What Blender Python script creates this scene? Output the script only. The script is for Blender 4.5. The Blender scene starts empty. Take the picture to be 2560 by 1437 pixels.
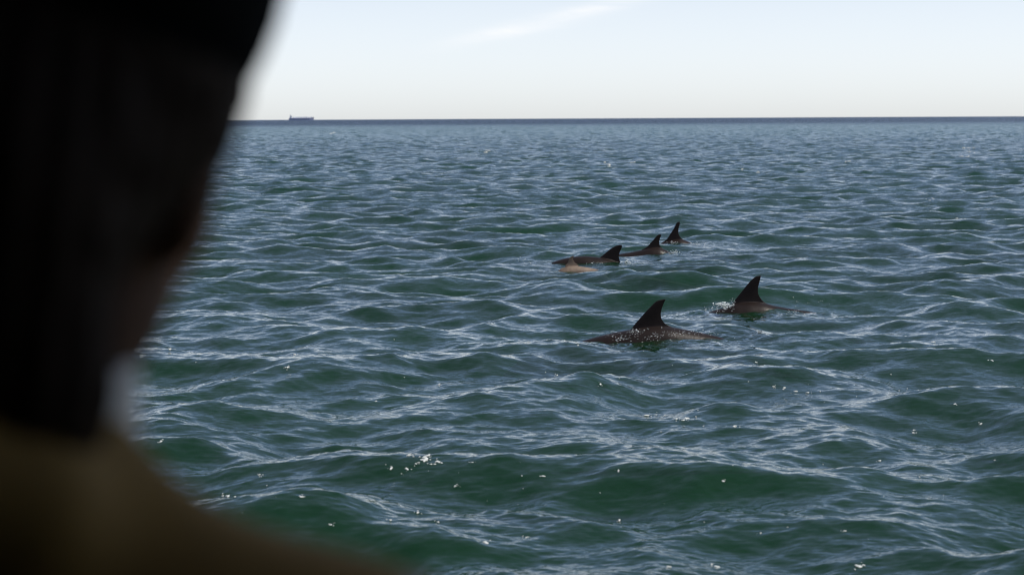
import bpy, bmesh, math, random
import numpy as np
from mathutils import Matrix, Vector

rng = np.random.default_rng(11)
random.seed(5)
S = bpy.context.scene
COL = S.collection

# ------------------------------------------------------------------ camera
CAM_Z = 1.90
F_PX = 5500.0                                   # 77 mm on a 36 mm sensor, in photo pixels
KF = F_PX/3555.0
cam_d = bpy.data.cameras.new('camera')
cam_d.lens = 36.0*F_PX/2560; cam_d.sensor_width = 36.0
cam_d.clip_start = 0.05; cam_d.clip_end = 60000
cam_d.dof.use_dof = True
cam_d.dof.focus_distance = 21.0
cam_d.dof.aperture_fstop = 5.2
cam_d.dof.aperture_blades = 0
cam = bpy.data.objects.new('camera', cam_d); COL.objects.link(cam)
PITCH = math.atan(421.5 / F_PX)
RM = (Matrix.Rotation(math.pi/2 - PITCH, 4, 'X') @ Matrix.Rotation(math.radians(-0.28), 4, 'Z'))
cam.matrix_world = Matrix.Translation((0, 0, CAM_Z)) @ RM
S.camera = cam
RMn = np.array(RM.to_3x3())

def ray(px, py):
    """direction through photo pixel (2560 x 1437)"""
    d = RMn @ np.array([(px - 1280) / F_PX, -(py - 718.5) / F_PX, -1.0])
    return d
def on_plane_y(px, py, Y):
    d = ray(px, py); t = Y / d[1]
    return np.array([d[0]*t, Y, CAM_Z + d[2]*t])
def on_sea(px, py, z=0.0):
    d = ray(px, py); t = (z - CAM_Z) / d[2]
    return np.array([d[0]*t, d[1]*t, z])
def project(P):
    q = (P - np.array([0, 0, CAM_Z])) @ RMn
    w = np.maximum(-q[:, 2], 1e-6)
    return 1280 + F_PX*q[:, 0]/w, 718.5 - F_PX*q[:, 1]/w

# ------------------------------------------------------------------ world, sun, exposure
SUN_EL, SUN_AZ = math.radians(61), math.radians(97)      # azimuth from +Y towards +X
W = bpy.data.worlds.new('World'); S.world = W; W.use_nodes = True
nt = W.node_tree; nt.nodes.clear()
out = nt.nodes.new('ShaderNodeOutputWorld'); bg = nt.nodes.new('ShaderNodeBackground')
sky = nt.nodes.new('ShaderNodeTexSky'); sky.sky_type = 'NISHITA'; sky.sun_disc = False
sky.sun_elevation = SUN_EL; sky.sun_rotation = SUN_AZ
sky.altitude = 0; sky.air_density = 0.5; sky.dust_density = 0.32; sky.ozone_density = 1.0
bg.inputs['Strength'].default_value = 0.120
def N(tree, typ, **kw):
    n = tree.nodes.new(typ)
    for k, v in kw.items():
        if k.startswith('_'): setattr(n, k[1:], v)
        else: n.inputs[k].default_value = v
    return n
# thin cirrus: streaky noise on a high flat layer, the same all round the sky
tc = nt.nodes.new('ShaderNodeTexCoord')
sep = nt.nodes.new('ShaderNodeSeparateXYZ'); nt.links.new(tc.outputs['Generated'], sep.inputs[0])
def wmath(op, a, b=None, clamp=False):
    m = nt.nodes.new('ShaderNodeMath'); m.operation = op; m.use_clamp = clamp
    for i, v in enumerate((a, b)):
        if v is None: continue
        if isinstance(v, (int, float)): m.inputs[i].default_value = v
        else: nt.links.new(v, m.inputs[i])
    return m.outputs[0]
az = wmath('ARCTAN2', sep.outputs[0], sep.outputs[1])
el = wmath('ARCSINE', sep.outputs[2])
comb = nt.nodes.new('ShaderNodeCombineXYZ')
nt.links.new(wmath('MULTIPLY', wmath('SUBTRACT', az, wmath('MULTIPLY', el, 2.6)), 1.0), comb.inputs[0])
nt.links.new(wmath('MULTIPLY', el, 6.5), comb.inputs[1])
cn = N(nt, 'ShaderNodeTexNoise', Scale=9.0*KF, Detail=7.0, Roughness=0.62, Distortion=0.6)
nt.links.new(comb.outputs[0], cn.inputs['Vector'])
# one wisp low over the sea, ahead
D_w = ray(1400, 45); A0 = math.atan2(D_w[0], D_w[1]); E0 = math.atan2(D_w[2], math.hypot(D_w[0], D_w[1]))
da = wmath('SUBTRACT', az, A0); de = wmath('SUBTRACT', wmath('SUBTRACT', el, E0), wmath('MULTIPLY', da, 0.23))
g1 = wmath('ADD', wmath('POWER', wmath('DIVIDE', da, 0.056/KF), 2.0), wmath('POWER', wmath('DIVIDE', de, 0.0052/KF), 2.0))
wisp = wmath('EXPONENT', wmath('MULTIPLY', g1, -1.0))
mr = N(nt, 'ShaderNodeMapRange', **{'From Min': 0.30, 'From Max': 0.68})
nt.links.new(cn.outputs['Fac'], mr.inputs['Value'])
hi = N(nt, 'ShaderNodeMapRange', **{'From Min': 0.12, 'From Max': 0.5, 'To Min': 0.0, 'To Max': 0.16})
nt.links.new(el, hi.inputs['Value'])
cf = wmath('MULTIPLY', mr.outputs[0], wmath('ADD', wmath('MULTIPLY', wisp, 1.0), hi.outputs[0]), clamp=True)
mixc = nt.nodes.new('ShaderNodeMix'); mixc.data_type = 'RGBA'
hs = nt.nodes.new('ShaderNodeHueSaturation'); nt.links.new(sky.outputs[0], hs.inputs['Color'])      # hazy air, thinning out upwards
hz_ = N(nt, 'ShaderNodeMapRange', **{'From Min': 0.0, 'From Max': 0.22, 'To Min': 0.24, 'To Max': 0.95}); nt.links.new(el, hz_.inputs['Value'])
nt.links.new(hz_.outputs[0], hs.inputs['Saturation'])
nt.links.new(cf, mixc.inputs['Factor']); nt.links.new(hs.outputs[0], mixc.inputs['A'])
mixc.inputs['B'].default_value = (7.0, 6.9, 6.9, 1)
nt.links.new(mixc.outputs['Result'], bg.inputs['Color'])
nt.links.new(bg.outputs[0], out.inputs[0])

sun_d = bpy.data.lights.new('sun', 'SUN'); sun_d.energy = 3.2; sun_d.angle = math.radians(0.53)
sun_d.color = (1.0, 0.95, 0.88)
sun = bpy.data.objects.new('sun', sun_d); COL.objects.link(sun)
sdir = Vector((math.sin(SUN_AZ)*math.cos(SUN_EL), math.cos(SUN_AZ)*math.cos(SUN_EL), math.sin(SUN_EL)))
sun.rotation_euler = sdir.to_track_quat('Z', 'Y').to_euler(); sun.location = (0, 0, 30)

vs = S.view_settings
vs.view_transform = 'Standard'; vs.look = 'None'; vs.exposure = 0.36; vs.gamma = 1.0; vs.use_curve_mapping = False
S.render.engine = 'CYCLES'
S.cycles.max_bounces = 8; S.cycles.transparent_max_bounces = 8
S.cycles.caustics_reflective = False; S.cycles.caustics_refractive = False
S.cycles.use_denoising = True
S.cycles.pixel_filter_type = 'BLACKMAN_HARRIS'; S.cycles.filter_width = 1.15
S.cycles.sample_clamp_indirect = 6

# ------------------------------------------------------------------ helpers
def tag(o, label=None, cat=None, group=None, kind=None):
    if label: o['label'] = label
    if cat: o['category'] = cat
    if group: o['group'] = group
    if kind: o['kind'] = kind
    return o
def mesh_obj(name, verts, faces, mat=None, parent=None, smooth=True):
    me = bpy.data.meshes.new(name)
    me.from_pydata([tuple(map(float, v)) for v in verts], [], [tuple(int(i) for i in f) for f in faces])
    me.validate(); me.update()
    if smooth: me.polygons.foreach_set('use_smooth', [True]*len(me.polygons))
    if mat: me.materials.append(mat)
    o = bpy.data.objects.new(name, me); COL.objects.link(o)
    if parent: o.parent = parent
    return o
def quads_obj(name, V, Q, mat):
    me = bpy.data.meshes.new(name)
    me.vertices.add(len(V)); me.vertices.foreach_set('co', V.astype(np.float32).ravel())
    me.loops.add(Q.size); me.loops.foreach_set('vertex_index', Q.astype(np.int32).ravel())
    me.polygons.add(len(Q)); me.polygons.foreach_set('loop_start', np.arange(0, Q.size, 4, dtype=np.int32))
    me.polygons.foreach_set('loop_total', np.full(len(Q), 4, dtype=np.int32))
    me.update(calc_edges=True)
    me.polygons.foreach_set('use_smooth', np.ones(len(Q), dtype=bool))
    if mat: me.materials.append(mat)
    o = bpy.data.objects.new(name, me); COL.objects.link(o)
    return o
def empty(name, loc, rz=0):
    o = bpy.data.objects.new(name, None); COL.objects.link(o)
    o.location = loc; o.rotation_euler = (0, 0, rz); o.empty_display_size = 0.2
    return o
def new_mat(name):
    m = bpy.data.materials.new(name); m.use_nodes = True
    t = m.node_tree; t.nodes.clear()
    o = t.nodes.new('ShaderNodeOutputMaterial')
    return m, t, o
def simple_mat(name, col, rough=0.6, vary=0.25, scale=8.0, spec=0.5, coat=0.0, bump=0.0, bump_scale=60.0):
    m, t, o = new_mat(name)
    p = t.nodes.new('ShaderNodeBsdfPrincipled'); t.links.new(p.outputs[0], o.inputs[0])
    tcn = t.nodes.new('ShaderNodeTexCoord')
    n = N(t, 'ShaderNodeTexNoise', Scale=scale, Detail=5.0, Roughness=0.6)
    t.links.new(tcn.outputs['Object'], n.inputs['Vector'])
    r = t.nodes.new('ShaderNodeValToRGB')
    r.color_ramp.elements[0].position = 0.3; r.color_ramp.elements[1].position = 0.7
    r.color_ramp.elements[0].color = tuple(c*(1-vary) for c in col) + (1,)
    r.color_ramp.elements[1].color = tuple(min(1, c*(1+vary)) for c in col) + (1,)
    t.links.new(n.outputs['Fac'], r.inputs[0]); t.links.new(r.outputs[0], p.inputs['Base Color'])
    p.inputs['Roughness'].default_value = rough
    p.inputs['Specular IOR Level'].default_value = spec
    p.inputs['Coat Weight'].default_value = coat; p.inputs['Coat Roughness'].default_value = 0.08
    if bump:
        n2 = N(t, 'ShaderNodeTexNoise', Scale=bump_scale, Detail=4.0)
        t.links.new(tcn.outputs['Object'], n2.inputs['Vector'])
        b = N(t, 'ShaderNodeBump', Strength=bump, Distance=0.01)
        t.links.new(n2.outputs['Fac'], b.inputs['Height']); t.links.new(b.outputs[0], p.inputs['Normal'])
    return m

# ------------------------------------------------------------------ dolphins: where they swim (needed to shape the sea)
# per dolphin: distance, leading edge, trailing edge of the fin, line of the back (photo pixels, base to tip)
DOLPHINS = [
 dict(Y=12.25, lead=[(1572,828),(1579,821.5),(1585.5,812),(1604,791),(1625,768),(1643,752)], tip=(1664.5,747.5),
      trail=[(1692,822),(1670,813),(1659,805),(1652.5,792),(1653.5,775),(1660,757)],
      back=[(1385,872),(1420,862),(1440,857),(1482,844),(1530,832),(1579,823),(1625,816),(1668,815),(1695,820),(1741,829),(1787,839),(1826,850),(1870,872)],
      length=2.45, label='large dark dolphin swimming closest to the boat, glittering wash along its back'),
 dict(Y=13.9, lead=[(1829,762),(1834,754.5),(1844.5,741),(1859.7,722),(1875,703.5),(1889,691.5)], tip=(1902.5,688.5),
      trail=[(1922,762),(1909,754),(1901,745),(1895.5,733),(1895.5,718),(1900,700)],
      back=[(1740,788),(1780,778),(1810,768),(1834,759),(1870,754),(1908,756),(1939,765),(1969,770.5),(2000,775),(2040,781),(2080,798)],
      length=2.4, label='dolphin with the tallest fin, brown tail stock showing, white splash before the fin'),
 dict(Y=21.7, lead=[(1653,608),(1660,603),(1667,598),(1675,586),(1684.8,570.9),(1691.5,557.5)], tip=(1698.5,553.8),
      trail=[(1722,606),(1711,600),(1703,595),(1697,586),(1696,573),(1699.5,561)],
      back=[(1615,622),(1640,614),(1658,606),(1680,600),(1700,597),(1715,601),(1730,608.5),(1750,616)],
      length=2.35, label='farthest dolphin of the pod, slim upright fin with dark back'),
 dict(Y=20.05, lead=[(1600,628),(1607,623),(1618.5,616),(1628,605.5),(1637.5,594.7),(1645,587)], tip=(1653,585.5),
      trail=[(1664,626),(1656.4,621),(1650,614.6),(1648.2,604),(1650.2,595),(1652.7,590)],
      back=[(1530,640),(1550,634.5),(1580,630),(1604,625),(1630,619),(1650,618.5),(1669,627),(1690,637)],
      length=2.2, label='small-finned dolphin with low brown back, second farthest of the pod'),
 dict(Y=18.75, lead=[(1484,655),(1493,649),(1505,639.5),(1519,628),(1533,618),(1545,613)], tip=(1554.5,612.5),
      trail=[(1558,668),(1553,659),(1549,650),(1547.2,640.7),(1549.5,630),(1554.5,619)],
      back=[(1360,668),(1380,655.5),(1405,647.5),(1434,641.5),(1465,639.8),(1493,642.5),(1520,647),(1545,655),(1560,663),(1580,674)],
      length=2.4, label='dolphin with its long smooth brown back raised ahead of a broad black fin'),
 dict(Y=17.95, lead=[(1412,664),(1417,660),(1419.5,656),(1421.5,650),(1424,645),(1427.5,641.5)], tip=(1434.8,639),
      trail=[(1446,662),(1440,658.5),(1436,655),(1433.6,651),(1432.8,647),(1433.6,643)],
      back=[(1396,678),(1402,670),(1409,669),(1420,665),(1437,664),(1453,666),(1477,670),(1496,673.5),(1504,679),(1520,692)],
      length=1.25, calf=True, label='pale tan dolphin calf with a stubby fin, close beside an adult'),
]
for d in DOLPHINS:
    d['Y'] *= KF
    d['P'] = on_plane_y(0.5*(d['lead'][1][0] + d['trail'][1][0]), 700, d['Y'])[:2]

# ------------------------------------------------------------------ sea surface
MAIN_DIR = math.radians(-97)       # waves run towards the viewer
def band(L, n, lmin, lmax, B, spread, seed, kp=None):
    r_ = np.random.default_rng(seed)
    k1 = 2*np.pi*np.fft.fftfreq(n, L/n)
    kx, ky = np.meshgrid(k1, k1, indexing='ij'); k = np.hypot(kx, ky); k[0, 0] = 1e-6
    th = np.arctan2(ky, kx) - MAIN_DIR
    dirf = np.abs(np.cos(th/2))**(2*spread)
    tt = np.linspace(-np.pi, np.pi, 721); norm = np.trapezoid(np.abs(np.cos(tt/2))**(2*spread), tt) if hasattr(np, 'trapezoid') else np.trapz(np.abs(np.cos(tt/2))**(2*spread), tt)
    P = B*k**-4.0*dirf/norm                           # 2D height spectrum, saturation range
    ka, kb = 2*np.pi/lmax, 2*np.pi/lmin
    lk = np.log(k)
    def sm(x): x = np.clip(x, 0, 1); return x*x*(3-2*x)
    win = sm((lk-np.log(ka))/0.35+0.5)*(1-sm((lk-np.log(kb))/0.35+0.5))
    P = P*win
    if kp: P = P*np.exp(-1.25*(kp/k)**2.0*0.8)*(1+2.0*np.exp(-((k-kp)/(0.35*kp))**2))
    P[0, 0] = 0
    dk = 2*np.pi/L
    amp = np.sqrt(2*P)*dk
    g = (r_.normal(size=(n, n)) + 1j*r_.normal(size=(n, n)))/math.sqrt(2)
    Hk = amp*g
    h = np.fft.ifft2(Hk).real*n*n
    dx = np.fft.ifft2(1j*kx/k*Hk).real*n*n
    dy = np.fft.ifft2(1j*ky/k*Hk).real*n*n
    return (L, n, np.stack([h, dx, dy], -1).astype(np.float32))
def sample(bd, X, Y, ang, off):
    L, n, F = bd
    c, s = math.cos(ang), math.sin(ang)
    # tile rotated only slightly; the drift between tiles hides the repeat
    u = ((X + off[0])/L*n) % n; v = ((Y + off[1])/L*n) % n
    i = u.astype(np.int32); j = v.astype(np.int32); fu = (u-i).astype(np.float32)[..., None]; fv = (v-j).astype(np.float32)[..., None]
    i %= n; j %= n; i1 = (i+1) % n; j1 = (j+1) % n
    return (F[i, j]*(1-fu)*(1-fv) + F[i1, j]*fu*(1-fv) + F[i, j1]*(1-fu)*fv + F[i1, j1]*fu*fv)
def smooth01(x):
    x = np.clip(x, 0, 1); return x*x*(3-2*x)

# polar sheet: fine ahead, coarser all round, out to the horizon
fine = np.linspace(-0.26, 0.26, 660)
side = 0.26 + (math.pi - 0.26)*np.linspace(0, 1, 72)[1:]**1.7
theta = np.concatenate([-side[::-1][1:], fine, side])          # the seam lies straight behind, shared by wrap-around
rs = [0.6]
while rs[-1] < 26000:
    r = rs[-1]
    if r < 6.2: dr = 0.25
    elif r < 8.0: dr = 0.04
    elif r < 520: dr = min(max(r*r/(6000.0*KF), 0.007), 0.05 + 0.0045*r)
    else: dr = 0.045*r
    rs.append(r+dr)
rs = np.array(rs)
drs = np.gradient(rs)
R, T = np.meshgrid(rs, theta, indexing='ij')
X0 = (R*np.sin(T)).astype(np.float64); Y0 = (R*np.cos(T)).astype(np.float64)
dth = np.gradient(theta)
SP = np.maximum(np.maximum(drs[:, None], (R*dth[None, :])*0.8), 0.004)      # local spacing

BANDS = [  # spectrum tile, shortest wave in it, choppiness, calming round the dolphins
 (band(83.0, 1024, 1.2, 9.0, 0.0190, 2.0, 101, kp=2*np.pi/1.9), 1.2, 0.80, 0.75),
 (band(29.3, 1024, 0.42, 1.2, 0.0140, 1.7, 202), 0.42, 0.65, 0.45),
 (band(9.7, 1024, 0.13, 0.42, 0.0120, 1.7, 303), 0.13, 0.5, 0.0),
 (band(3.1, 1024, 0.042, 0.13, 0.0058, 1.6, 404), 0.042, 0.6, -0.6),
]
near_d = np.zeros_like(R); turb = np.zeros_like(R)
for d in DOLPHINS:
    px, py = d['P']; k = 0.55 if d.get('calf') else 1.0
    ex = (X0-px)/(1.35*k); ey = (Y0-py+0.25)/(0.95*k)
    near_d = np.maximum(near_d, np.exp(-(ex**2+ey**2)**1.5))
    ex = (X0-px+0.05)/(1.0*k); ey = (Y0-py+0.15)/(0.50*k)
    turb = np.maximum(turb, np.exp(-(ex**2+ey**2)))
Xd, Yd, Z = X0.copy(), Y0.copy(), np.zeros_like(X0)
lost = np.zeros_like(X0)
offs = [(13.0, 71.0), (3.3, 9.1), (1.0, 2.7), (0.4, 0.9)]
slopeA = None
gust = 0.85 + 0.35*np.sin(X0*0.13+Y0*0.07+1.0)*np.sin(Y0*0.045-X0*0.03+2.0)
for bi, (bd, lmin, chop, dmp) in enumerate(BANDS):
    w = smooth01((np.log(lmin*2.2) - np.log(SP*0.9))/0.9)
    if bi == 0: w = smooth01((np.log(4.5) - np.log(SP*0.9))/1.4)
    A = w*(1 - dmp*near_d)
    if bi >= 2:
        # ripples ride the sheltered backs of the waves; the steep fronts stay smoother
        A = A*gust*(0.50 + 0.60*smooth01(0.5 + 2.0*slopeA)) + (0.9 if bi == 3 else 0.6)*turb*w
    f = sample(bd, Xd if bi else X0, Yd if bi else Y0, 0, offs[bi])
    Z += A*f[..., 0]; Xd += A*chop*f[..., 1]; Yd += A*chop*f[..., 2]
    if bi < 2: Yd -= 0.2*A*f[..., 0]            # crests lean towards the viewer: short steep fronts, long backs
    if bi == 1:
        slopeA = np.gradient(Z, axis=0)/np.maximum(drs[:, None], 1e-4)      # rise away from the viewer > 0 on front faces
        slopeA = -slopeA
    if bi == 0:
        # a few marked swells among the chop: crest, half-width, height
        for cpx, cpy, cw, ch in ((1620, 1195, 1.05, .08), (862, 1262, .34, .10), (2120, 1185, .60, .075), (720, 900, .85, .085), (1270, 893, .60, .07),
                                 (2010, 968, .60, .075), (1850, 885, .55, .05), (1455, 738, .60, .06), (560, 735, .7, .06), (2380, 1000, .6, .06), (480, 1090, .4, .06)):
            cx_, cy_, _ = on_sea(cpx, cpy, 0.06)
            dx_ = (X0-cx_)/cw; dy_ = Y0-cy_-0.25*np.minimum(np.abs(X0-cx_), 1.5)**2*0.3
            sw = ch*np.exp(-dx_**2)*np.where(dy_ < 0, np.exp(-(dy_/.30)**2), np.exp(-(dy_/.75)**2))*(1-near_d)
            Z += sw; Yd -= 0.3*sw
        Z -= 0.010*near_d
    lost += (0.010 if bi < 2 else 0.007)*(1-w**2)*1.2
V = np.stack([Xd, Yd, Z], -1)
nr, ntk = R.shape
idx = np.arange(nr*ntk).reshape(nr, ntk)
nxt = np.roll(idx, -1, axis=1)
Q = np.stack([idx[:-1, :], nxt[:-1, :], nxt[1:, :], idx[1:, :]], -1).reshape(-1, 4)
SEA_V = V.reshape(-1, 3)

# water: dark green body under a mirror-like wavy skin
mw, t, o = new_mat('sea_water')
geo = t.nodes.new('ShaderNodeNewGeometry')
at_l = t.nodes.new('ShaderNodeAttribute'); at_l.attribute_name = 'unresolved'
at_t = t.nodes.new('ShaderNodeAttribute'); at_t.attribute_name = 'turbulence'
def M(op, a, b=None, c=None):
    m = t.nodes.new('ShaderNodeMath'); m.operation = op
    for i, v in enumerate((a, b, c)):
        if v is None: continue
        if isinstance(v, (int, float)): m.inputs[i].default_value = v
        else: t.links.new(v, m.inputs[i])
    return m.outputs[0]
def VM(op, a, b=None, scale=None):
    m = t.nodes.new('ShaderNodeVectorMath'); m.operation = op
    for i, v in enumerate((a, b)):
        if v is None: continue
        if isinstance(v, tuple): m.inputs[i].default_value = v
        else: t.links.new(v, m.inputs[i])
    if scale is not None:
        if isinstance(scale, (int, float)): m.inputs['Scale'].default_value = scale
        else: t.links.new(scale, m.inputs['Scale'])
    return m.outputs[0]
def slope_noise(scale, stretch, detail, rough, amp):
    v = VM('MULTIPLY', geo.outputs['Position'], stretch)
    n = N(t, 'ShaderNodeTexNoise', Scale=scale, Detail=detail, Roughness=rough)
    t.links.new(v, n.inputs['Vector'])
    c = VM('SUBTRACT', n.outputs['Color'], (0.5, 0.5, 0.5))
    c = VM('MULTIPLY', c, (1.0, 1.0, 0.0))
    return VM('SCALE', c, scale=amp)
sl = slope_noise(24.0, (0.5, 1.5, 1.0), 4.0, 0.6, M('ADD', M('MULTIPLY', at_t.outputs['Fac'], 1.3), 0.45))
# facets too small for the mesh far out: steep fronts mostly face the viewer's shore, like the modelled waves
def far_noise():
    n = N(t, 'ShaderNodeTexNoise', Scale=1.1, Detail=8.0, Roughness=0.75)
    t.links.new(VM('MULTIPLY', geo.outputs['Position'], (0.6, 1.0, 1.0)), n.inputs['Vector'])
    c = VM('SUBTRACT', n.outputs['Color'], (0.5, 0.5, 0.5))
    ab = VM('MULTIPLY', VM('ADD', VM('ABSOLUTE', c), (0.0, 0.015, 0.0)), (0.0, -1.25, 0.0))
    c = VM('ADD', VM('MULTIPLY', c, (1.0, 0.3, 0.0)), ab)
    return VM('SCALE', c, scale=M('MULTIPLY', at_l.outputs['Fac'], 9.0))
far = far_noise()
nrm = VM('NORMALIZE', VM('ADD', VM('ADD', geo.outputs['Normal'], sl), far))
fr = N(t, 'ShaderNodeFresnel', IOR=1.37); t.links.new(nrm, fr.inputs['Normal'])
gl = t.nodes.new('ShaderNodeBsdfGlossy'); gl.inputs['Color'].default_value = (1, 1, 1, 1)
t.links.new(nrm, gl.inputs['Normal'])
t.links.new(M('ADD', M('MULTIPLY', at_l.outputs['Fac'], 0.6), 0.03), gl.inputs['Roughness'])
# body colour: bottle green over the shoal, bluer in the deep water farther out
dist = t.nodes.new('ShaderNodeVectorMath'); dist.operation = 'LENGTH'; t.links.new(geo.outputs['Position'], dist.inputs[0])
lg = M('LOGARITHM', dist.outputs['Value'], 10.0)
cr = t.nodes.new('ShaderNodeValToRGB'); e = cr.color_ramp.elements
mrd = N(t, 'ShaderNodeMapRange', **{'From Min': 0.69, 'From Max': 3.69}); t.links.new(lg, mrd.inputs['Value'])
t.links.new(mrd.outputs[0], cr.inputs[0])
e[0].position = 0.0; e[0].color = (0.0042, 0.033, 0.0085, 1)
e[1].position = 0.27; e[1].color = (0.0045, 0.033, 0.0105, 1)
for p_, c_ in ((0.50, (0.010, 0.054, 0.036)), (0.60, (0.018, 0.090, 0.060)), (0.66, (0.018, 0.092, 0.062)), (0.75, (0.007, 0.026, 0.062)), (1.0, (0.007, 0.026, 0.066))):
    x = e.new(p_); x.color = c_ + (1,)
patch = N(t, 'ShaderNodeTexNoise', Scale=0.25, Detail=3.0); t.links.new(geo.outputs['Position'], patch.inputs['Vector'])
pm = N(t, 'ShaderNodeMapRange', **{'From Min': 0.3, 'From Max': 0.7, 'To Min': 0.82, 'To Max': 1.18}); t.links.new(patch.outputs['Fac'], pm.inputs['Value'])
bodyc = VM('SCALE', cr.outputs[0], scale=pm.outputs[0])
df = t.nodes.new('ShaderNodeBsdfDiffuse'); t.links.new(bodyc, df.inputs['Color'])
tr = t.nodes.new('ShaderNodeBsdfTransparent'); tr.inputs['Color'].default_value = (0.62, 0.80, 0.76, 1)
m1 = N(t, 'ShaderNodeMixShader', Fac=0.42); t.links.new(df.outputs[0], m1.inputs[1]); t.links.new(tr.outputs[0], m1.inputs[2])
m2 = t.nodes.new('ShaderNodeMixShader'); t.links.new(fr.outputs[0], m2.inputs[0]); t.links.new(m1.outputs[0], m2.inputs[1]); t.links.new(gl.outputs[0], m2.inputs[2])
t.links.new(m2.outputs[0], o.inputs[0])

sea = quads_obj('sea', SEA_V, Q, mw)
tag(sea, 'choppy dark green sea with pale sky reflections reaching the horizon', 'sea', kind='structure')
for nm, arr in (('unresolved', np.sqrt(lost)*(1+0.9*smooth01((R-320*KF)/(320*KF)))), ('turbulence', turb)):
    a = sea.data.attributes.new(nm, 'FLOAT', 'POINT'); a.data.foreach_set('value', arr.astype(np.float32).ravel())
# the lit murk a little way down, seen faintly through the surface
md, t2, o2 = new_mat('deep_water')
d2 = t2.nodes.new('ShaderNodeBsdfDiffuse'); d2.inputs['Color'].default_value = (0.005, 0.045, 0.012, 1)
t2.links.new(d2.outputs[0], o2.inputs[0])
na = 64; ring = [(32000*math.sin(2*math.pi*i/na), 32000*math.cos(2*math.pi*i/na), -1.6) for i in range(na)]
deep = mesh_obj('deep_water', ring, [tuple(range(na))[::-1]], md, parent=sea, smooth=False)

PXs, PYs = project(SEA_V)
RR = R.ravel()
front = (np.abs(T.ravel()) < 0.41) & (RR > 4)
F_IDX = np.nonzero(front)[0]
def sea_vertex(px, py, tol=3.0):
    """nearest sea vertex that shows at this photo pixel"""
    d2_ = (PXs[F_IDX]-px)**2 + (PYs[F_IDX]-py)**2
    c = np.nonzero(d2_ < tol*tol)[0]
    if len(c) == 0: return F_IDX[int(np.argmin(d2_))]
    return F_IDX[c[int(np.argmin(RR[F_IDX][c]))]]

# ------------------------------------------------------------------ dolphins
def skin_mat(name, c_top, c_low, rough):
    m, t, o = new_mat(name)
    p = t.nodes.new('ShaderNodeBsdfPrincipled'); t.links.new(p.outputs[0], o.inputs[0])
    tcn = t.nodes.new('ShaderNodeTexCoord')
    n = N(t, 'ShaderNodeTexNoise', Scale=7.0, Detail=6.0, Roughness=0.6); t.links.new(tcn.outputs['Object'], n.inputs['Vector'])
    r = t.nodes.new('ShaderNodeValToRGB'); r.color_ramp.elements[0].position = 0.32; r.color_ramp.elements[1].position = 0.68
    r.color_ramp.elements[0].color = c_low + (1,); r.color_ramp.elements[1].color = c_top + (1,)
    t.links.new(n.outputs['Fac'], r.inputs[0]); t.links.new(r.outputs[0], p.inputs['Base Color'])
    p.inputs['Roughness'].default_value = rough
    p.inputs['Specular IOR Level'].default_value = 0.11
    n2 = N(t, 'ShaderNodeTexNoise', Scale=45.0, Detail=3.0); t.links.new(tcn.outputs['Object'], n2.inputs['Vector'])
    b = N(t, 'ShaderNodeBump', Strength=0.12, Distance=0.01); t.links.new(n2.outputs['Fac'], b.inputs['Height']); t.links.new(b.outputs[0], p.inputs['Normal'])
    return m
M_DOL = skin_mat('dolphin_skin', (0.020, 0.0138, 0.0118), (0.0125, 0.009, 0.008), 0.36)
M_CALF = skin_mat('calf_skin', (0.23, 0.175, 0.13), (0.10, 0.073, 0.058), 0.40)

def resample(pts, n):
    """smooth chordal Catmull-Rom through the points"""
    P = np.array(pts, float); P = np.vstack([2*P[0]-P[1], P, 2*P[-1]-P[-2]])
    res = []
    m = len(P)-3
    for s in np.linspace(0, m-1e-6, n):
        i = int(s); f = s-i; p0, p1, p2, p3 = P[i:i+4]
        res.append(0.5*((2*p1)+(-p0+p2)*f+(2*p0-5*p1+4*p2-p3)*f*f+(-p0+3*p1-3*p2+p3)*f**3))
    return np.array(res)
def loft(rings, cap=True):
    n = len(rings[0]); V = np.vstack(rings); Fc = []
    for i in range(len(rings)-1):
        for j in range(n):
            a, b = i*n+j, i*n+(j+1) % n
            Fc.append((a, b, b+n, a+n))
    if cap:
        Fc.append(tuple(range(n))[::-1]); Fc.append(tuple((len(rings)-1)*n+j for j in range(n)))
    return V, Fc
def foil(lead, trail, tmaxs, nc=9, axis=1):
    """closed loft between two edges; thickness along `axis`"""
    rings = []
    for a, b, tm in zip(lead, trail, tmaxs):
        u = 0.5-0.5*np.cos(np.linspace(0, math.pi, nc))
        prof = np.sqrt(np.maximum(u, 0))*(1-u)*2.6*0.5 + 0.0
        prof = np.clip(prof, 0, None)
        up, dn = [], []
        for ui, pi_ in zip(u, prof):
            c = a*(1-ui)+b*ui
            q = c.copy(); q[axis] += pi_*tm; up.append(q)
            q = c.copy(); q[axis] -= pi_*tm; dn.append(q)
        rings.append(np.array(up + dn[::-1][1:-1]))
    return loft(rings)
def join_solids(name, solids, mat):
    base = mesh_obj(name, *solids[0], mat)
    for V_, F_ in solids[1:]:
        tmp = mesh_obj('appendage', V_, F_, mat)
        for ob in (base, tmp):
            bm = bmesh.new(); bm.from_mesh(ob.data); bmesh.ops.recalc_face_normals(bm, faces=bm.faces); bm.to_mesh(ob.data); bm.free()
        n0 = len(base.data.vertices)
        for solver in ('MANIFOLD', 'EXACT', 'FLOAT'):
            try:
                md_ = base.modifiers.new('union', 'BOOLEAN'); md_.operation = 'UNION'; md_.solver = solver; md_.object = tmp
                dg = bpy.context.evaluated_depsgraph_get(); dg.update()
                me = bpy.data.meshes.new_from_object(base.evaluated_get(dg))
            except TypeError:
                base.modifiers.clear(); continue
            base.modifiers.clear()
            if len(me.vertices) > 0.9*n0 and len(me.vertices) != n0:
                base.data = me; me.name = name
                break
            bpy.data.meshes.remove(me)
        bpy.data.objects.remove(tmp)
    base.data.polygons.foreach_set('use_smooth', [True]*len(base.data.polygons))
    return base

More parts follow.
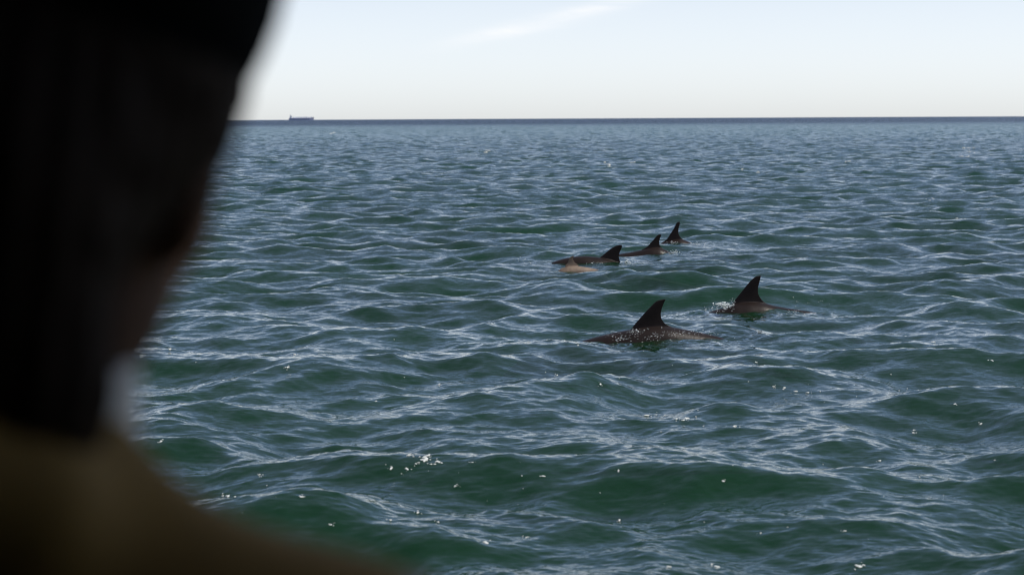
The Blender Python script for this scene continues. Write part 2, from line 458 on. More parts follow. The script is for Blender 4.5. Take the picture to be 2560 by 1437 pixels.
def make_dolphin(d):
    Y = d['Y']; Ln = d['length']; calf = d.get('calf')
    q = lambda p: on_plane_y(p[0], p[1], Y)
    back = np.array([q(p) for p in d['back']])
    fin_x = 0.5*(q(d['lead'][1])[0]+q(d['trail'][1])[0])
    org = np.array([fin_x, Y, 0.0])
    s0, s1 = fin_x-0.52*Ln, fin_x+0.48*Ln
    # top line: traced where it shows, sinking to snout and flukes elsewhere
    bx, bz = back[:, 0], back[:, 2]
    zl = bz[0]; zr = bz[-1]
    cx = [s0, s0+0.35*(bx[0]-s0)] + list(bx) + [bx[-1]+0.5*(s1-bx[-1]), s1]
    cz = [zl-0.22*Ln/2.4, zl-0.08*Ln/2.4] + list(bz) + [zr-0.12*Ln/2.4, zr-0.22*Ln/2.4]
    st = np.linspace(0, 1, 74); xs_ = s0+(s1-s0)*st
    dense = np.interp(np.linspace(s0, s1, 600), cx, cz)
    ker = np.hanning(31); ker /= ker.sum()
    sm_ = np.convolve(np.pad(dense, 15, mode='edge'), ker, mode='valid')
    top = np.interp(xs_, np.linspace(s0, s1, 600), sm_)
    rp = np.interp(st, [0, .02, .06, .10, .14, .22, .35, .48, .60, .72, .82, .90, .96, 1.0],
                       [.006, .020, .026, .034, .055, .075, .088, .090, .080, .060, .040, .024, .016, .010])*Ln
    rings = []
    for x, zt, r in zip(xs_, top, rp):
        a = np.linspace(0, 2*math.pi, 30, endpoint=False)
        s_, c_ = np.sin(a), np.cos(a)
        w_ = r*0.88*np.sign(s_)*np.abs(s_)**1.0
        ridge = 1.0
        yy = w_*(1-0.10*np.clip(c_, 0, 1)**2)
        zz = zt - r + r*ridge*c_
        rings.append(np.stack([np.full(30, x), Y+yy, zz], -1))
    solids = [loft(rings)]
    # dorsal fin
    nL = 22
    lead = resample([q(p) for p in d['lead']] + [q(d['tip'])], nL)
    trail = resample([q(p) for p in d['trail']] + [q(d['tip'])], nL)
    # sink the foot of the fin into the back
    foot = 0.045*Ln/2.4
    l0, t0 = lead[0].copy(), trail[0].copy()
    l0[2] -= foot; t0[2] -= foot; l0[0] += 0.01; t0[0] -= 0.004
    lead = np.vstack([l0, lead]); trail = np.vstack([t0, trail])
    h = np.linspace(0, 1, nL+1)
    tm = (0.0175*(1-0.55*h) + 0.026*np.exp(-(h/0.13)**1.2))*Ln/2.4
    tm[-1] = 0.003; tm[-2] *= 0.7
    lead[-1] += np.array([-0.002, 0, -0.001]); trail[-1] += np.array([0.002, 0, -0.002])
    solids.append(foil(list(lead), list(trail), tm, nc=13))
    # flukes and flippers, under water
    k = Ln/2.4; zc = top[-3]-rp[-3]
    for sd in (-1, 1):
        le = np.array([[s1-.12*k, Y+sd*0.0, zc], [s1-.02*k, Y+sd*.14*k, zc-.01], [s1+.11*k, Y+sd*.27*k, zc-.02]])
        te = np.array([[s1+.05*k, Y+sd*0.0, zc], [s1+.09*k, Y+sd*.14*k, zc-.01], [s1+.13*k, Y+sd*.272*k, zc-.02]])
        solids.append(foil(list(resample(le, 7)), list(resample(te, 7)), np.linspace(.022, .005, 7)*k, axis=2))
        i = 20; x_ = xs_[i]; z_ = top[i]-1.35*rp[i]
        le = np.array([[x_, Y+sd*.10*k, z_], [x_+.10*k, Y+sd*.26*k, z_-.08*k], [x_+.24*k, Y+sd*.36*k, z_-.15*k]])
        te = np.array([[x_+.17*k, Y+sd*.10*k, z_], [x_+.20*k, Y+sd*.25*k, z_-.08*k], [x_+.26*k, Y+sd*.362*k, z_-.152*k]])
        solids.append(foil(list(resample(le, 7)), list(resample(te, 7)), np.linspace(.024, .005, 7)*k, axis=2))
    solids = [(np.array(V_)-org, F_) for V_, F_ in solids]
    o = join_solids('dolphin_calf' if calf else 'dolphin', solids, M_CALF if calf else M_DOL)
    o.location = org
    tag(o, d['label'], 'dolphin', 'pod of dolphins swimming past')
    return o
for d in DOLPHINS: d['obj'] = make_dolphin(d)

# ------------------------------------------------------------------ foam and splashes
mf, t, o = new_mat('foam')
p = t.nodes.new('ShaderNodeBsdfPrincipled'); t.links.new(p.outputs[0], o.inputs[0])
n = N(t, 'ShaderNodeTexNoise', Scale=90.0, Detail=4.0); g = t.nodes.new('ShaderNodeNewGeometry'); t.links.new(g.outputs['Position'], n.inputs['Vector'])
r = t.nodes.new('ShaderNodeValToRGB'); r.color_ramp.elements[0].color = (0.38, 0.41, 0.37, 1); r.color_ramp.elements[1].color = (0.72, 0.73, 0.70, 1)
r.color_ramp.elements[0].position = 0.35; r.color_ramp.elements[1].position = 0.6
t.links.new(n.outputs['Fac'], r.inputs[0]); t.links.new(r.outputs[0], p.inputs['Base Color']); p.inputs['Roughness'].default_value = 0.5

def blob(c, nvec, a, b, h, seed):
    """a low uneven raft of bubbles lying on the water"""
    rr = np.random.default_rng(seed); n_ = 12
    nvec = nvec/np.linalg.norm(nvec)
    e1 = np.cross(nvec, [0, 1, 0]); e1 /= np.linalg.norm(e1); e2 = np.cross(nvec, e1)
    an = np.linspace(0, 2*math.pi, n_, endpoint=False); rot = rr.uniform(0, 6.28)
    rad = np.clip(1+0.35*np.sin(2*an+rot)+0.25*np.sin(3*an+rot*2)+rr.normal(0, 0.22, n_), 0.25, 2)
    Vv = []
    for f_, hz in ((1.0, -0.3), (0.93, 0.35), (0.6, 0.85)):
        for j in range(n_):
            Vv.append(c + e1*a*rad[j]*f_*math.cos(an[j]) + e2*b*rad[j]*f_*math.sin(an[j]) + nvec*h*(hz+rr.normal(0, 0.12)))
    Vv.append(c + nvec*h)
    Fc = []
    for k_ in range(2):
        for j in range(n_): Fc.append((k_*n_+j, k_*n_+(j+1) % n_, (k_+1)*n_+(j+1) % n_, (k_+1)*n_+j))
    for j in range(n_): Fc.append((2*n_+j, 2*n_+(j+1) % n_, 3*n_))
    return Vv, Fc
nrmbuf = np.zeros(len(SEA_V)*3, dtype=np.float32)
sea.data.vertices.foreach_get('normal', nrmbuf); SEA_N = nrmbuf.reshape(-1, 3)
def add_to(acc, Vv, Fc):
    b0 = len(acc[0]); acc[0].extend(Vv); acc[1].extend([tuple(i+b0 for i in f) for f in Fc])
FLECKS = [(1063,1142,17),(1092,1152,13),(1058,1149,15),(1068,1137,11),(1022,1136,11),(977,1169,9),(1016,1170,8),(1040,1158,6),(1182,1154,5),(1718,1043,14),(1838,1063,10),(1617,1036,9),
 (1640,1034,6),(1660,1037,6),(1690,1046,6),(570,1238,12),(1213,1353,13),(1316,1341,8),(2145,1413,15),(1793,1414,12),(1675,1415,10),(1548,1297,8),(755,1241,8),(975,1298,8),(828,1310,7),(718,918,9),(735,884,6),
 (1395,937,7),(2285,1080,7),(2283,1073,5),(2020,980,6),(1960,968,8),(1990,976,8),(1935,965,6),(2453,1058,6),(2332,853,7),(1445,860,5),(423,870,9),(1890,905,5),(352,887,10),(404,1100,8),(1140,1213,7),(1045,1280,8),(1095,1303,7),
 (2200,1150,6),(2110,1325,6),(1900,1330,5),(2300,1190,5),(1810,1200,6),(1360,1190,7),(1545,1175,6),(650,1185,6),(2480,900,6),(2390,1010,6),(1100,960,6),(940,1000,5),(1500,960,6)]
acc = ([], [])
rs_ = np.random.default_rng(77)
for i, (px, py, s) in enumerate(FLECKS):
    vi = sea_vertex(px, py); c = SEA_V[vi]; sc = s*0.6/F_PX*math.hypot(c[0], c[1])
    add_to(acc, *blob(c+SEA_N[vi]*0.002, SEA_N[vi].astype(float), sc*.8, sc*.9, 0.2*sc, i))
    for j in range(int(rs_.integers(1, 6))):                 # crumbs that have come away
        an_, q_ = rs_.uniform(0, 6.28), s*rs_.uniform(.6, 1.8)
        vj = sea_vertex(px+q_*math.cos(an_), py+0.45*q_*math.sin(an_)); sj = sc*rs_.uniform(.12, .4)
        add_to(acc, *blob(SEA_V[vj]+SEA_N[vj]*0.002, SEA_N[vj].astype(float), sj, sj*1.2, .3*sj, 900+10*i+j))
for cx_, cy_, sx_, sy_, n_ in ((1040,1170,110,22,12),(1690,1050,60,14,10),(2000,985,110,22,14),(2200,960,150,30,10),(560,1210,120,40,8),(1600,1250,500,110,18),(1700,930,480,60,14),(2300,1200,200,120,10),(900,900,300,60,8)):
    for _ in range(n_):
        px, py = cx_+rs_.normal()*sx_, cy_+rs_.normal()*sy_
        if not (330 < px < 2555 and 320 < py < 1430): continue
        vi = sea_vertex(px, py); c = SEA_V[vi]; sc = rs_.uniform(0.5, 1.75)**2*0.6/F_PX*math.hypot(c[0], c[1])
        add_to(acc, *blob(c+SEA_N[vi]*0.002, SEA_N[vi].astype(float), sc, sc*1.2, 0.2*sc, 1000+len(acc[0])))
# churned water round the animals, plus flecks painting sparkles on a wave behind
for px, py, sx_, sy_, n_ in ((1505,846,32,4,16),(1565,853,30,4,12),(1755,840,35,3,16),(1800,773,16,3,16),(1990,782,25,3,12),(2020,752,32,5,16),(1572,660,10,2.5,10),(1690,634,9,2,9),(1747,611,12,2.5,12),(1305,650,24,4,14),(1640,862,40,5,8),(1890,800,40,4,8)):
    for _ in range(n_):
        vi = sea_vertex(px+rs_.normal()*sx_, py+rs_.normal()*sy_, 2.5); c = SEA_V[vi]; sc = rs_.uniform(.5, 1.5)**2*0.5/F_PX*math.hypot(c[0], c[1])
        add_to(acc, *blob(c+SEA_N[vi]*0.002, SEA_N[vi].astype(float), sc*1.5, sc, 0.3*sc, 9000+len(acc[0])))
# little broken crests far out
for px, py, n_, sp_ in ((1218,377,5,5),(1515,408,8,10),(1578,404,5,6),(2432,369,7,9),(2425,378,3,5),(2410,388,5,7),(2115,400,3,4),(1855,420,3,4),(2325,495,4,8),(835,330,3,4),(1900,430,3,5),(2400,545,6,10)):
    for _ in range(n_):
        vi = sea_vertex(px+rs_.normal()*sp_, py+rs_.normal()*1.5, 4.0); c = SEA_V[vi]; sc = rs_.uniform(1.5, 3.5)*0.6/F_PX*math.hypot(c[0], c[1])
        add_to(acc, *blob(c+SEA_N[vi]*0.004, SEA_N[vi].astype(float), sc*1.5, sc, 0.5*sc, 5000+len(acc[0])))
foam = mesh_obj('foam', acc[0], acc[1], mf)
tag(foam, 'small white foam flecks and painted sparkles scattered over the green waves', 'foam', kind='stuff')

mdp, t, o = new_mat('splash_drops')
p = t.nodes.new('ShaderNodeBsdfPrincipled'); t.links.new(p.outputs[0], o.inputs[0])
p.inputs['Base Color'].default_value = (0.82, 0.84, 0.84, 1); p.inputs['Roughness'].default_value = 0.15
n = N(t, 'ShaderNodeTexNoise', Scale=40.0); g = t.nodes.new('ShaderNodeNewGeometry'); t.links.new(g.outputs['Position'], n.inputs['Vector'])
r = t.nodes.new('ShaderNodeValToRGB'); r.color_ramp.elements[0].color = (0.35, 0.42, 0.40, 1); r.color_ramp.elements[1].color = (0.86, 0.87, 0.86, 1)
r.color_ramp.elements[0].position = 0.4; r.color_ramp.elements[1].position = 0.55
t.links.new(n.outputs['Fac'], r.inputs[0]); t.links.new(r.outputs[0], p.inputs['Base Color'])
bm = bmesh.new(); bmesh.ops.create_icosphere(bm, subdivisions=1, radius=1.0)
ICO_V = np.array([v.co[:] for v in bm.verts]); ICO_F = [tuple(v.index for v in f.verts) for f in bm.faces]; bm.free()
def splash(label, spots, seed):
    rr = np.random.default_rng(seed); acc = ([], [])
    for px, py, sx, sy, Y, n_, smin, smax in spots:
        for _ in range(n_):
            c = on_plane_y(px+rr.normal()*sx, py+rr.normal()*sy, Y*KF+rr.normal()*0.04)
            s = rr.uniform(smin, smax)*rr.uniform(0.4, 1.0)
            sc = np.array([s*rr.uniform(.7, 1.6), s*rr.uniform(.7, 1.4), s*rr.uniform(.6, 1.1)])
            add_to(acc, list(ICO_V*sc*(1+rr.normal(0, .15, (len(ICO_V), 1)))+c), ICO_F)
    o = mesh_obj('splash', acc[0], acc[1], mdp)
    tag(o, label, 'splash', 'splashes beside the fins', 'stuff'); return o
splash('white splash before the tallest fin', [(1805,763,9,3.5,13.75,150,.004,.013),(1822,764,7,3.0,13.72,70,.003,.009),(1800,772,22,4,13.65,60,.002,.006),(1832,752,4,5,13.8,16,.002,.005),(1985,778,10,2,13.75,30,.002,.005)], 1)
splash('white water beads standing for glints along the back of the nearest dolphin', [(1592,828,12,4,12.04,50,.0015,.0055),(1540,838,22,4,12.02,50,.0015,.005),(1620,842,20,6,12.0,40,.0015,.005),(1555,846,14,3,11.97,30,.002,.006),(1660,836,22,6,12.02,50,.0015,.004),(1715,830,22,4,12.08,60,.0015,.0045),(1770,834,20,2.5,12.15,40,.0015,.004)], 2)  # pale drops stand in for sun glints on the wet back
splash('small splash behind the broad black fin', [(1566,656,6,3.5,18.6,60,.004,.012),(1575,660,10,3,18.55,20,.003,.007),(1486,659,10,2,18.5,24,.003,.008)], 3)
splash('small splash trailing the small-finned dolphin', [(1687,632,7,2.5,19.9,40,.004,.011),(1676,630,6,2,19.9,14,.003,.008)], 4)
splash('broken water around the farthest fin', [(1683,608,6,2,21.5,36,.004,.011),(1740,610,9,2.5,21.5,34,.004,.010),(1757,614,8,2,21.4,14,.003,.008)], 5)

# ------------------------------------------------------------------ far ship
SHIP_Y = 13900.0
pl = on_plane_y(722.5, 300, SHIP_Y); pr = on_plane_y(785.5, 300, SHIP_Y)
SL = pr[0]-pl[0]
ship = empty('cargo_ship', (pl[0], SHIP_Y, 0))
tag(ship, 'cargo ship with dark hull and white decks on the horizon', 'ship')
m_hull_hazed = simple_mat('ship_hull_hazed', (0.27, 0.30, 0.44), 0.6, 0.15, 0.05)  # distance haze mixed into the hull colour: paler and bluer
m_red = simple_mat('ship_red', (0.22, 0.11, 0.12), 0.7, 0.1, 0.05)
m_white = simple_mat('ship_white', (0.9, 0.9, 0.9), 0.5, 0.06, 0.05)
m_grey = simple_mat('ship_mast', (0.18, 0.17, 0.22), 0.6, 0.1, 0.05)
m_glass = simple_mat('ship_glass', (0.03, 0.04, 0.05), 0.1, 0.1, 0.05)
def box(name, x0, x1, y0, y1, z0, z1, mat, parent, bev=0.0):
    bm = bmesh.new()
    bmesh.ops.create_cube(bm, size=1.0)
    for v in bm.verts:
        v.co = Vector(((x0+x1)/2+v.co.x*(x1-x0), (y0+y1)/2+v.co.y*(y1-y0), (z0+z1)/2+v.co.z*(z1-z0)))
    if bev: bmesh.ops.bevel(bm, geom=bm.edges[:], offset=bev, segments=2, affect='EDGES')
    me = bpy.data.meshes.new(name); bm.to_mesh(me); bm.free(); me.materials.append(mat)
    o = bpy.data.objects.new(name, me); COL.objects.link(o); o.parent = parent
    return o
HB = SL*0.075
def hull_rings(z_lo, z_hi, inset):
    rings = []
    for u in np.linspace(0, 1, 24):
        x = SL*u
        half = HB*min(1.0, (1-u)/0.16)**0.6*min(1.0, 0.78+u*3)
        sheer = 1.5*max(0, u-0.86)/0.14*2.2 + 1.0*max(0, 0.1-u)/0.1
        rake = lambda zf: 0.022*SL*zf*max(0, (u-0.9)/0.1)
        xl, xh = x*0.975, x*0.975+rake(1)+0.02*SL*max(0, (u-0.9)/0.1)*0
        zt = z_hi+sheer
        hf = max(half, 0.15)
        rings.append(np.array([[xl, -hf*.9*inset, z_lo], [xl, hf*.9*inset, z_lo], [xh, hf*inset, zt], [xh, -hf*inset, zt]]))
    return rings
Vh, Fh = loft(hull_rings(-4.0, 11.2, 1.0)); mesh_obj('hull', Vh, Fh, m_hull_hazed, ship, smooth=False)
Vh, Fh = loft(hull_rings(-3.0, 2.2, 1.012)[:-2]); 
b_ = box('bow_bulwark', SL*.955, SL*.992, -2.2, 2.2, 13.2, 16.6, m_red, ship)
sup = box('superstructure', SL*.035, SL*.125, -HB*.8, HB*.8, 11.0, 24.5, m_white, ship, 0.3)
for k_ in range(4):
    box('window', SL*.122, SL*.126, -HB*.6+k_*HB*.33, -HB*.6+k_*HB*.33+HB*.22, 21.5, 23.0, m_glass, sup)
for k_ in range(6):
    box('window', SL*.045+k_*SL*.013, SL*.051+k_*SL*.013, -HB*.803, -HB*.78, 20.0, 21.3, m_glass, sup)
box('bridge_wing', SL*.095, SL*.118, -HB*1.02, HB*1.02, 24.5, 27.2, m_white, ship, 0.2)
fun = box('funnel', SL*.05, SL*.075, -3.2, 3.2, 24.4, 30.5, m_grey, ship, 0.6)
box('mast', SL*.060, SL*.066, -.5, .5, 30.0, 37.5, m_grey, ship)
box('mast_yard', SL*.056, SL*.07, -.3, .3, 34.5, 35.0, m_grey, ship)
for k_, u in enumerate((.16, .26, .36, .46, .56, .66, .76, .86)):
    hch = box('hatch', SL*u, SL*(u+.075), -HB*.62, HB*.62, 11.0, 18.0 + (k_ % 3)*.9, m_white, ship, 0.3)
for u in (.15, .25, .35, .45, .55, .65, .75, .85):
    cr_ = box('deck_crane', SL*u+1.0, SL*u+2.2, -1.2, 1.2, 12.4, 20.5, m_white, ship)
    box('jib', SL*u+2.0, SL*u+11.5, -.5, .5, 18.6, 19.6, m_white, cr_)
box('foremast', SL*.94, SL*.946, -.4, .4, 13.0, 21.0, m_grey, ship)

# ------------------------------------------------------------------ person and boat
def surface_nets(f, lo, hi, h):
    lo = np.array(lo, float); hi = np.array(hi, float)
    n_ = np.ceil((hi-lo)/h).astype(int)+1
    g_ = [lo[i]+h*np.arange(n_[i]) for i in range(3)]
    G = np.stack(np.meshgrid(*g_, indexing='ij'), -1)
    D = f(G[..., 0], G[..., 1], G[..., 2]); s = D < 0
    cell = np.zeros(tuple(n_-1), int); acc_ = np.zeros(tuple(n_-1)+(3,)); cnt = np.zeros(tuple(n_-1))
    offs8 = [(i, j, k) for i in (0, 1) for j in (0, 1) for k in (0, 1)]
    def sl_(o_): return tuple(slice(o_[a], n_[a]-1+o_[a]) for a in range(3))
    for a in offs8:
        for ax in range(3):
            if a[ax] == 1: continue
            b = list(a); b[ax] = 1; b = tuple(b)
            da, db = D[sl_(a)], D[sl_(b)]
            cross = (da < 0) != (db < 0)
            tt = np.where(cross, da/np.where(cross, da-db, 1), 0)
            for c in range(3):
                acc_[..., c] += np.where(cross, a[c]+(tt if c == ax else 0), 0)
            cnt += cross
    act = cnt > 0
    ids = -np.ones(tuple(n_-1), int); ids[act] = np.arange(act.sum())
    ii = np.argwhere(act)
    Vv = lo + h*(ii + acc_[act]/cnt[act][:, None])
    Fq = []
    for ax in range(3):
        b1, b2 = (ax+1) % 3, (ax+2) % 3
        sA = [slice(1, n_[i]-1) for i in range(3)]; sB = [slice(1, n_[i]-1) for i in range(3)]
        sA[ax] = slice(0, n_[ax]-1); sB[ax] = slice(1, n_[ax])
        a_, b_2 = s[tuple(sA)], s[tuple(sB)]
        e_ = np.argwhere(a_ != b_2)
        if not len(e_): continue
        base = e_.copy(); base[:, b1] += 1; base[:, b2] += 1
        def cid(o1, o2):
            q_ = base.copy(); q_[:, b1] -= o1; q_[:, b2] -= o2
            return ids[q_[:, 0], q_[:, 1], q_[:, 2]]
        quad = np.stack([cid(1, 1), cid(0, 1), cid(0, 0), cid(1, 0)], -1)
        flip = ~a_[tuple(e_.T)]
        quad[flip] = quad[flip][:, ::-1]
        Fq.append(quad)
    Fq = np.vstack(Fq); Fq = Fq[(Fq >= 0).all(1)]
    return Vv, Fq
def smin(a, b, k):
    hh = np.clip(0.5+0.5*(b-a)/k, 0, 1); return b*(1-hh)+a*hh-k*hh*(1-hh)
def ell(x, y, z, c, r):
    X_, Y_, Z_ = (x-c[0])/r[0], (y-c[1])/r[1], (z-c[2])/r[2]
    k0 = np.sqrt(X_**2+Y_**2+Z_**2); k1 = np.sqrt((X_/r[0])**2+(Y_/r[1])**2+(Z_/r[2])**2)
    return k0*(k0-1)/np.maximum(k1, 1e-6)
def cap(x, y, z, a, b, ra, rb):
    a = np.array(a); b = np.array(b); ab = b-a
    tt = np.clip(((x-a[0])*ab[0]+(y-a[1])*ab[1]+(z-a[2])*ab[2])/(ab@ab), 0, 1)
    return np.sqrt((x-a[0]-tt*ab[0])**2+(y-a[1]-tt*ab[1])**2+(z-a[2]-tt*ab[2])**2)-(ra+(rb-ra)*tt)
def rotz(x, y, a):
    c, s = math.cos(a), math.sin(a); return c*x+s*y, -s*x+c*y

# local frame of the person: origin between the feet, +y the way the chest faces, head turned by HEAD_YAW
PER_H0 = 0.30                                     # deck height
EYE = 1.555
HEAD_YAW = math.radians(-10)                      # towards +x (right)
HC = np.array([0.010, 0.025, EYE+0.010])          # head centre at eye level
HEAD_TILT = math.radians(16)                      # leaning towards +x, about the base of the neck
PIV = (0.0, EYE-0.16)
def head_local(x, y, z):
    c, s = math.cos(HEAD_TILT), math.sin(HEAD_TILT)
    dx, dz = x-PIV[0], z-PIV[1]
    xr, zr = c*dx-s*dz+PIV[0], s*dx+c*dz+PIV[1]
    hx, hy = rotz(xr-HC[0], y-HC[1], HEAD_YAW)
    return hx, hy, zr-HC[2]
def head_world(a, b, h):
    X_ = math.cos(HEAD_YAW)*a-math.sin(HEAD_YAW)*b+HC[0]; Y_ = math.sin(HEAD_YAW)*a+math.cos(HEAD_YAW)*b+HC[1]; Z_ = h+HC[2]
    c, s = math.cos(HEAD_TILT), math.sin(HEAD_TILT); dx, dz = X_-PIV[0], Z_-PIV[1]
    return (c*dx+s*dz+PIV[0], Y_, -s*dx+c*dz+PIV[1])
def f_head(x, y, z):
    hx, hy, hz = head_local(x, y, z)
    d_ = ell(hx, hy, hz, (0, -.012, .030), (.076, .094, .090))
    d_ = smin(d_, ell(hx, hy, hz, (0, .030, -.040), (.058, .062, .068)), .03)
    d_ = smin(d_, ell(hx, hy, hz, (0, .050, -.086), (.036, .038, .030)), .03)      # chin
    for s in (-1, 1):
        d_ = smin(d_, ell(hx, hy, hz, (s*.046, .038, -.030), (.018, .028, .020)), .02)   # cheekbones
        d_ = smin(d_, ell(hx, hy, hz, (s*.043, .005, -.070), (.018, .026, .020)), .03)   # jaw corners
        ear = ell(hx, hy, hz, (s*.071, -.010, -.010), (.010, .017, .030))
        d_ = smin(d_, ear, .008)
        d_ = -smin(-d_, ell(hx, hy, hz, (s*.031, .094, .004), (.017, .018, .012)), .012)  # eye sockets
    d_ = smin(d_, cap(hx, hy, hz, (0, .086, .008), (0, .104, -.030), .009, .013), .012)   # nose
    for s in (-1, 1): d_ = smin(d_, ell(hx, hy, hz, (s*.011, .094, -.034), (.008, .010, .008)), .008)
    d_ = smin(d_, ell(hx, hy, hz, (0, .088, -.060), (.024, .010, .006)), .006)             # lips
    d_ = smin(d_, ell(hx, hy, hz, (0, .086, -.071), (.020, .010, .006)), .006)
    d_ = smin(d_, cap(x, y, z, (0, -.018, EYE-.34), tuple(head_world(0, -.015, -.06)), .058, .053), .03)   # neck
    return d_
def f_shoulders(x, y, z):
    d_ = cap(x, y, z, (0, -.02, 1.24), (0, -.015, 1.36), .105, .066)
    d_ = smin(d_, cap(x, y, z, (-.15, -.02, 1.285), (.15, -.02, 1.285), .060, .060), .06)
    return d_
SHX, SHZ = .185, 1.305
def f_torso(x, y, z, g):
    yy = y*1.45
    d_ = cap(x, yy+.02, z, (0, 0, .92), (0, 0, 1.24), .155+g, .150+g)
    d_ = smin(d_, cap(x, yy+.03, z, (-.105, 0, 1.291), (.105, 0, 1.291), .086+g, .086+g), .07)
    d_ = smin(d_, cap(x, yy+.03, z, (0, 0, 1.30), (0, 0, 1.415), .085+g, .060+g), .075)
    return d_
def f_arm(x, y, z, s, g):
    d_ = cap(x, y, z, (s*SHX, -.02, SHZ), (s*.245, -.045, 1.03), .058+g, .047+g)
    return smin(d_, cap(x, y, z, (s*.245, -.045, 1.03), (s*.190, .095, .86), .047+g, .040+g), .03)
def f_jacket(x, y, z):
    d_ = f_torso(x, y, z, .018)
    for s in (-1, 1): d_ = smin(d_, f_arm(x, y, z, s, .014), .045)
    hood = [(-.100, -.05, EYE-.158), (-.055, -.098, EYE-.128), (.01, -.112, EYE-.123), (.058, -.082, EYE-.146)]
    for a_, b_3 in zip(hood[:-1], hood[1:]): d_ = smin(d_, cap(x, y, z, a_, b_3, .034, .034), .03)      # hood lying on the back
    d_ = np.maximum(d_, -(z-.80))
    d_ = d_ + .0035*np.sin(38*z+9*x)*np.sin(21*x-13*z+7*y)      # folds
    hole = cap(x, y, z, (0, -.012, 1.345), (0, .0, 1.60), .074, .088)
    return -smin(-d_, hole, .012)
def f_collar(x, y, z):
    a_ = np.sqrt((x*1.0)**2+((y-.004)*0.98)**2)-(.088+.03*np.clip(1.405-z, 0, 1))
    d_ = np.abs(a_)-.007
    return np.maximum(np.maximum(d_, z-(1.457+.006*np.sin(3*np.arctan2(y, x)))), 1.385-z)
def f_hair(x, y, z):
    hx, hy, hz = head_local(x, y, z)
    d_ = ell(hx, hy, hz, (0, -.020, .024), (.0815, .094, .090))
    d_ = np.maximum(d_, (hy-.035)-.35*np.clip(hz, 0, 1))
    d_ = np.maximum(d_, -hz-.055)
    long_ = cap(x, y*1.15, z, (.020, -.060, EYE-.01), (-.020, -.080, EYE-.085), .078, .052)
    long_ = smin(long_, cap(x, y, z, (.040, -.072, EYE-.02), (.058, -.062, EYE-.099), .052, .040), .04)
    d_ = smin(d_, long_, .03)
    strand = .0025*np.sin(np.arctan2(hy, hx)*46+6*np.sin(9*hz))
    return d_+strand
def f_beanie(x, y, z):
    hx, hy, hz = head_local(x, y, z)
    d_ = ell(hx, hy, hz, (0, -.014, .075), (.0815, .101, .100))
    band_ = ell(hx, hy, hz, (0, -.014, .070), (.0825, .102, .100))
    lim = .038 + .10*(hy-.02)*0.6
    d_ = np.maximum(d_, lim-hz)
    band_ = np.maximum(np.maximum(band_, lim-hz), hz-(lim+.045))
    inner = ell(hx, hy, hz, (0, -.014, .070), (.075, .094, .090))
    d_ = smin(d_, band_, .004)
    d_ = np.maximum(d_, -inner)
    return d_+.0012*np.sin(np.arctan2(hy, hx)*64)
def f_trousers(x, y, z):
    d_ = cap(x, y*1.25+.02, z, (0, 0, .88), (0, 0, .98), .150, .140)
    for s in (-1, 1):
        l_ = cap(x, y, z, (s*.085, -.015, .86), (s*.10, .005, .49), .092, .066)
        l_ = smin(l_, cap(x, y, z, (s*.10, .005, .49), (s*.105, -.02, .10), .066, .056), .03)
        d_ = smin(d_, l_, .03)
    return np.maximum(d_+.003*np.sin(30*z+12*x), .06-z)
def f_shoe(s):
    def g_(x, y, z):
        d_ = ell(x, y, z, (s*.108, .055, .045), (.048, .140, .050))
        d_ = smin(d_, ell(x, y, z, (s*.106, -.02, .075), (.045, .060, .055)), .03)
        return np.maximum(d_, -z+.002)
    return g_
m_skin = simple_mat('skin', (0.10, 0.05, 0.030), 0.7, 0.12, 20, 0.2)
m_jacket = simple_mat('jacket_cloth', (0.25, 0.15, 0.038), 0.85, 0.2, 10, 0.2, bump=0.3, bump_scale=300)
m_collar = simple_mat('white_cloth', (0.92, 0.86, 0.76), 0.85, 0.05, 20, 0.2, bump=0.2, bump_scale=400)
m_hair = simple_mat('dark_hair', (0.030, 0.020, 0.014), 0.8, 0.3, 60, 0.08)
m_beanie = simple_mat('black_knit', (0.006, 0.007, 0.0075), 0.95, 0.2, 40, 0.05, bump=0.5, bump_scale=500)
m_trous = simple_mat('navy_cloth', (0.02, 0.022, 0.03), 0.8, 0.2, 30, 0.2)
m_shoe = simple_mat('shoe_leather', (0.03, 0.025, 0.022), 0.5, 0.2, 30)
m_eye = simple_mat('eye', (0.5, 0.48, 0.46), 0.1, 0.1, 60)
HEAD_DEPTH = 0.60*KF
tgt = on_plane_y(-153, 290, HEAD_DEPTH)              # where the head centre sits
PER = np.array([tgt[0]-HC[0], HEAD_DEPTH-HC[1], CAM_Z-EYE-0.002])
person = empty('person', tuple(PER))
tag(person, 'person in black beanie, brown jacket and white collar watching the dolphins', 'person')
def sdf_part(name, f, lo, hi, h, mat, parent=person):
    Vv, Fq = surface_nets(f, lo, hi, h)
    o_ = quads_obj(name, Vv, Fq, mat); o_.parent = parent
    return o_
def f_body(x, y, z): return smin(f_head(x, y, z), f_shoulders(x, y, z), .03)
body = sdf_part('body', f_body, (-.26, -.18, 1.18), (.26, .20, 1.74), .0055, m_skin)
hxv = [head_world(a_, .066, .004) for a_ in (-.031, .031)]
for ew in hxv:
    bm = bmesh.new(); bmesh.ops.create_uvsphere(bm, u_segments=16, v_segments=10, radius=.0125)
    for v in bm.verts: v.co += Vector(ew)
    me = bpy.data.meshes.new('eye'); bm.to_mesh(me); bm.free(); me.materials.append(m_eye)
    eo = bpy.data.objects.new('eye', me); COL.objects.link(eo); eo.parent = body
sdf_part('jacket', f_jacket, (-.36, -.24, .78), (.36, .24, 1.50), .009, m_jacket)
sdf_part('collar', f_collar, (-.12, -.13, 1.33), (.12, .12, 1.46), .0045, m_collar)
sdf_part('hair', f_hair, (-.19, -.22, 1.27), (.20, .16, 1.76), .006, m_hair)
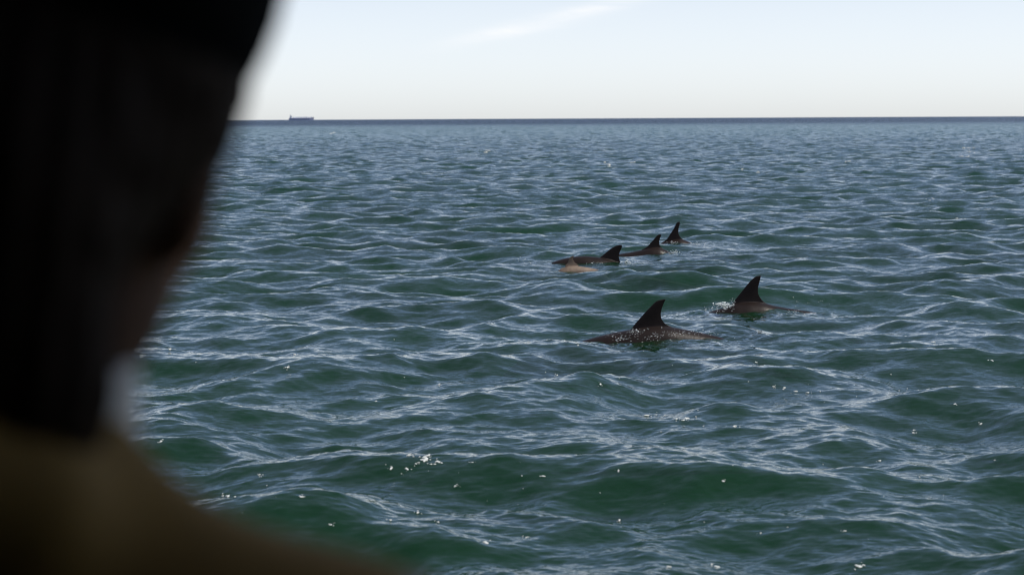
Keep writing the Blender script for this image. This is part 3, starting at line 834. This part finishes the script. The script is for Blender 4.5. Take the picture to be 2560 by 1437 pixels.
sdf_part('beanie', f_beanie, (-.16, -.16, 1.52), (.24, .19, 1.80), .0048, m_beanie)
sdf_part('trousers', f_trousers, (-.22, -.18, .03), (.22, .18, 1.06), .012, m_trous)
for s in (-1, 1): sdf_part('shoe', f_shoe(s), (s*.108-.07, -.12, -.01), (s*.108+.07, .22, .16), .009, m_shoe)

# the small tour boat they stand in: unseen roof and walls added for shade
m_gel = simple_mat('boat_gelcoat', (0.07, 0.075, 0.08), 0.45, 0.08, 3)
m_deck = simple_mat('boat_deck', (0.06, 0.055, 0.05), 0.8, 0.2, 6)
m_shade = simple_mat('shade_panel', (0.035, 0.035, 0.037), 0.8, 0.1, 3)  # dark surface of the added shading roof and walls
m_steel = simple_mat('boat_steel', (0.25, 0.25, 0.26), 0.3, 0.05, 6)
DZ = float(PER[2])
boat = empty('tour_boat', (0, 0, 0))
tag(boat, 'tour boat carrying the watcher, with dark roof and walls added for shade', 'boat')
BD = HEAD_DEPTH-0.60
box('deck', -3.2, 3.4, -2.4, 1.02+BD, DZ-.06, DZ-.001, m_deck, boat, .01)
bw = []
rings = []
for u in np.linspace(0, 1, 20):
    x = -3.5+7.3*u; w_ = 0.55+0.5*min(1, (1-u)/.35)**.7
    yb = 1.12+BD-(1.05-w_)*0.9
    rings.append(np.array([[x, -2.6, -.25], [x, yb-.25, -.25], [x, yb, .55+.15*u], [x, yb-.05, .60+.15*u], [x, yb-.10, .55+.15*u], [x, yb-.1, DZ-.08], [x, -2.5, DZ-.08], [x, -2.5, .6], [x, -2.6, .6]]))
Vb, Fb = loft(rings); mesh_obj('hull', Vb, Fb, m_gel, boat, smooth=False)
box('shade_roof', -3.2, 3.3, -2.5, 0.56+BD, 2.42, 2.50, m_shade, boat, .02)  # unseen roof, front edge placed to keep the watcher in shade
box('shade_back_wall', -3.0, 3.0, -.62, -.56, DZ, 2.419, m_shade, boat, .01)  # unseen wall added behind the camera to block light
for x, ye in ((-1.3, .85), (1.15, .3)): box('shade_side_wall', x-.03, x+.03, -.555, ye+BD, DZ, 2.419, m_shade, boat, .01)  # unseen walls added to cut skylight from either side
for x in (2.9,):
    box('post', x-.02, x+.02, .95+BD, .99+BD, DZ, 2.419, m_steel, boat, .008)
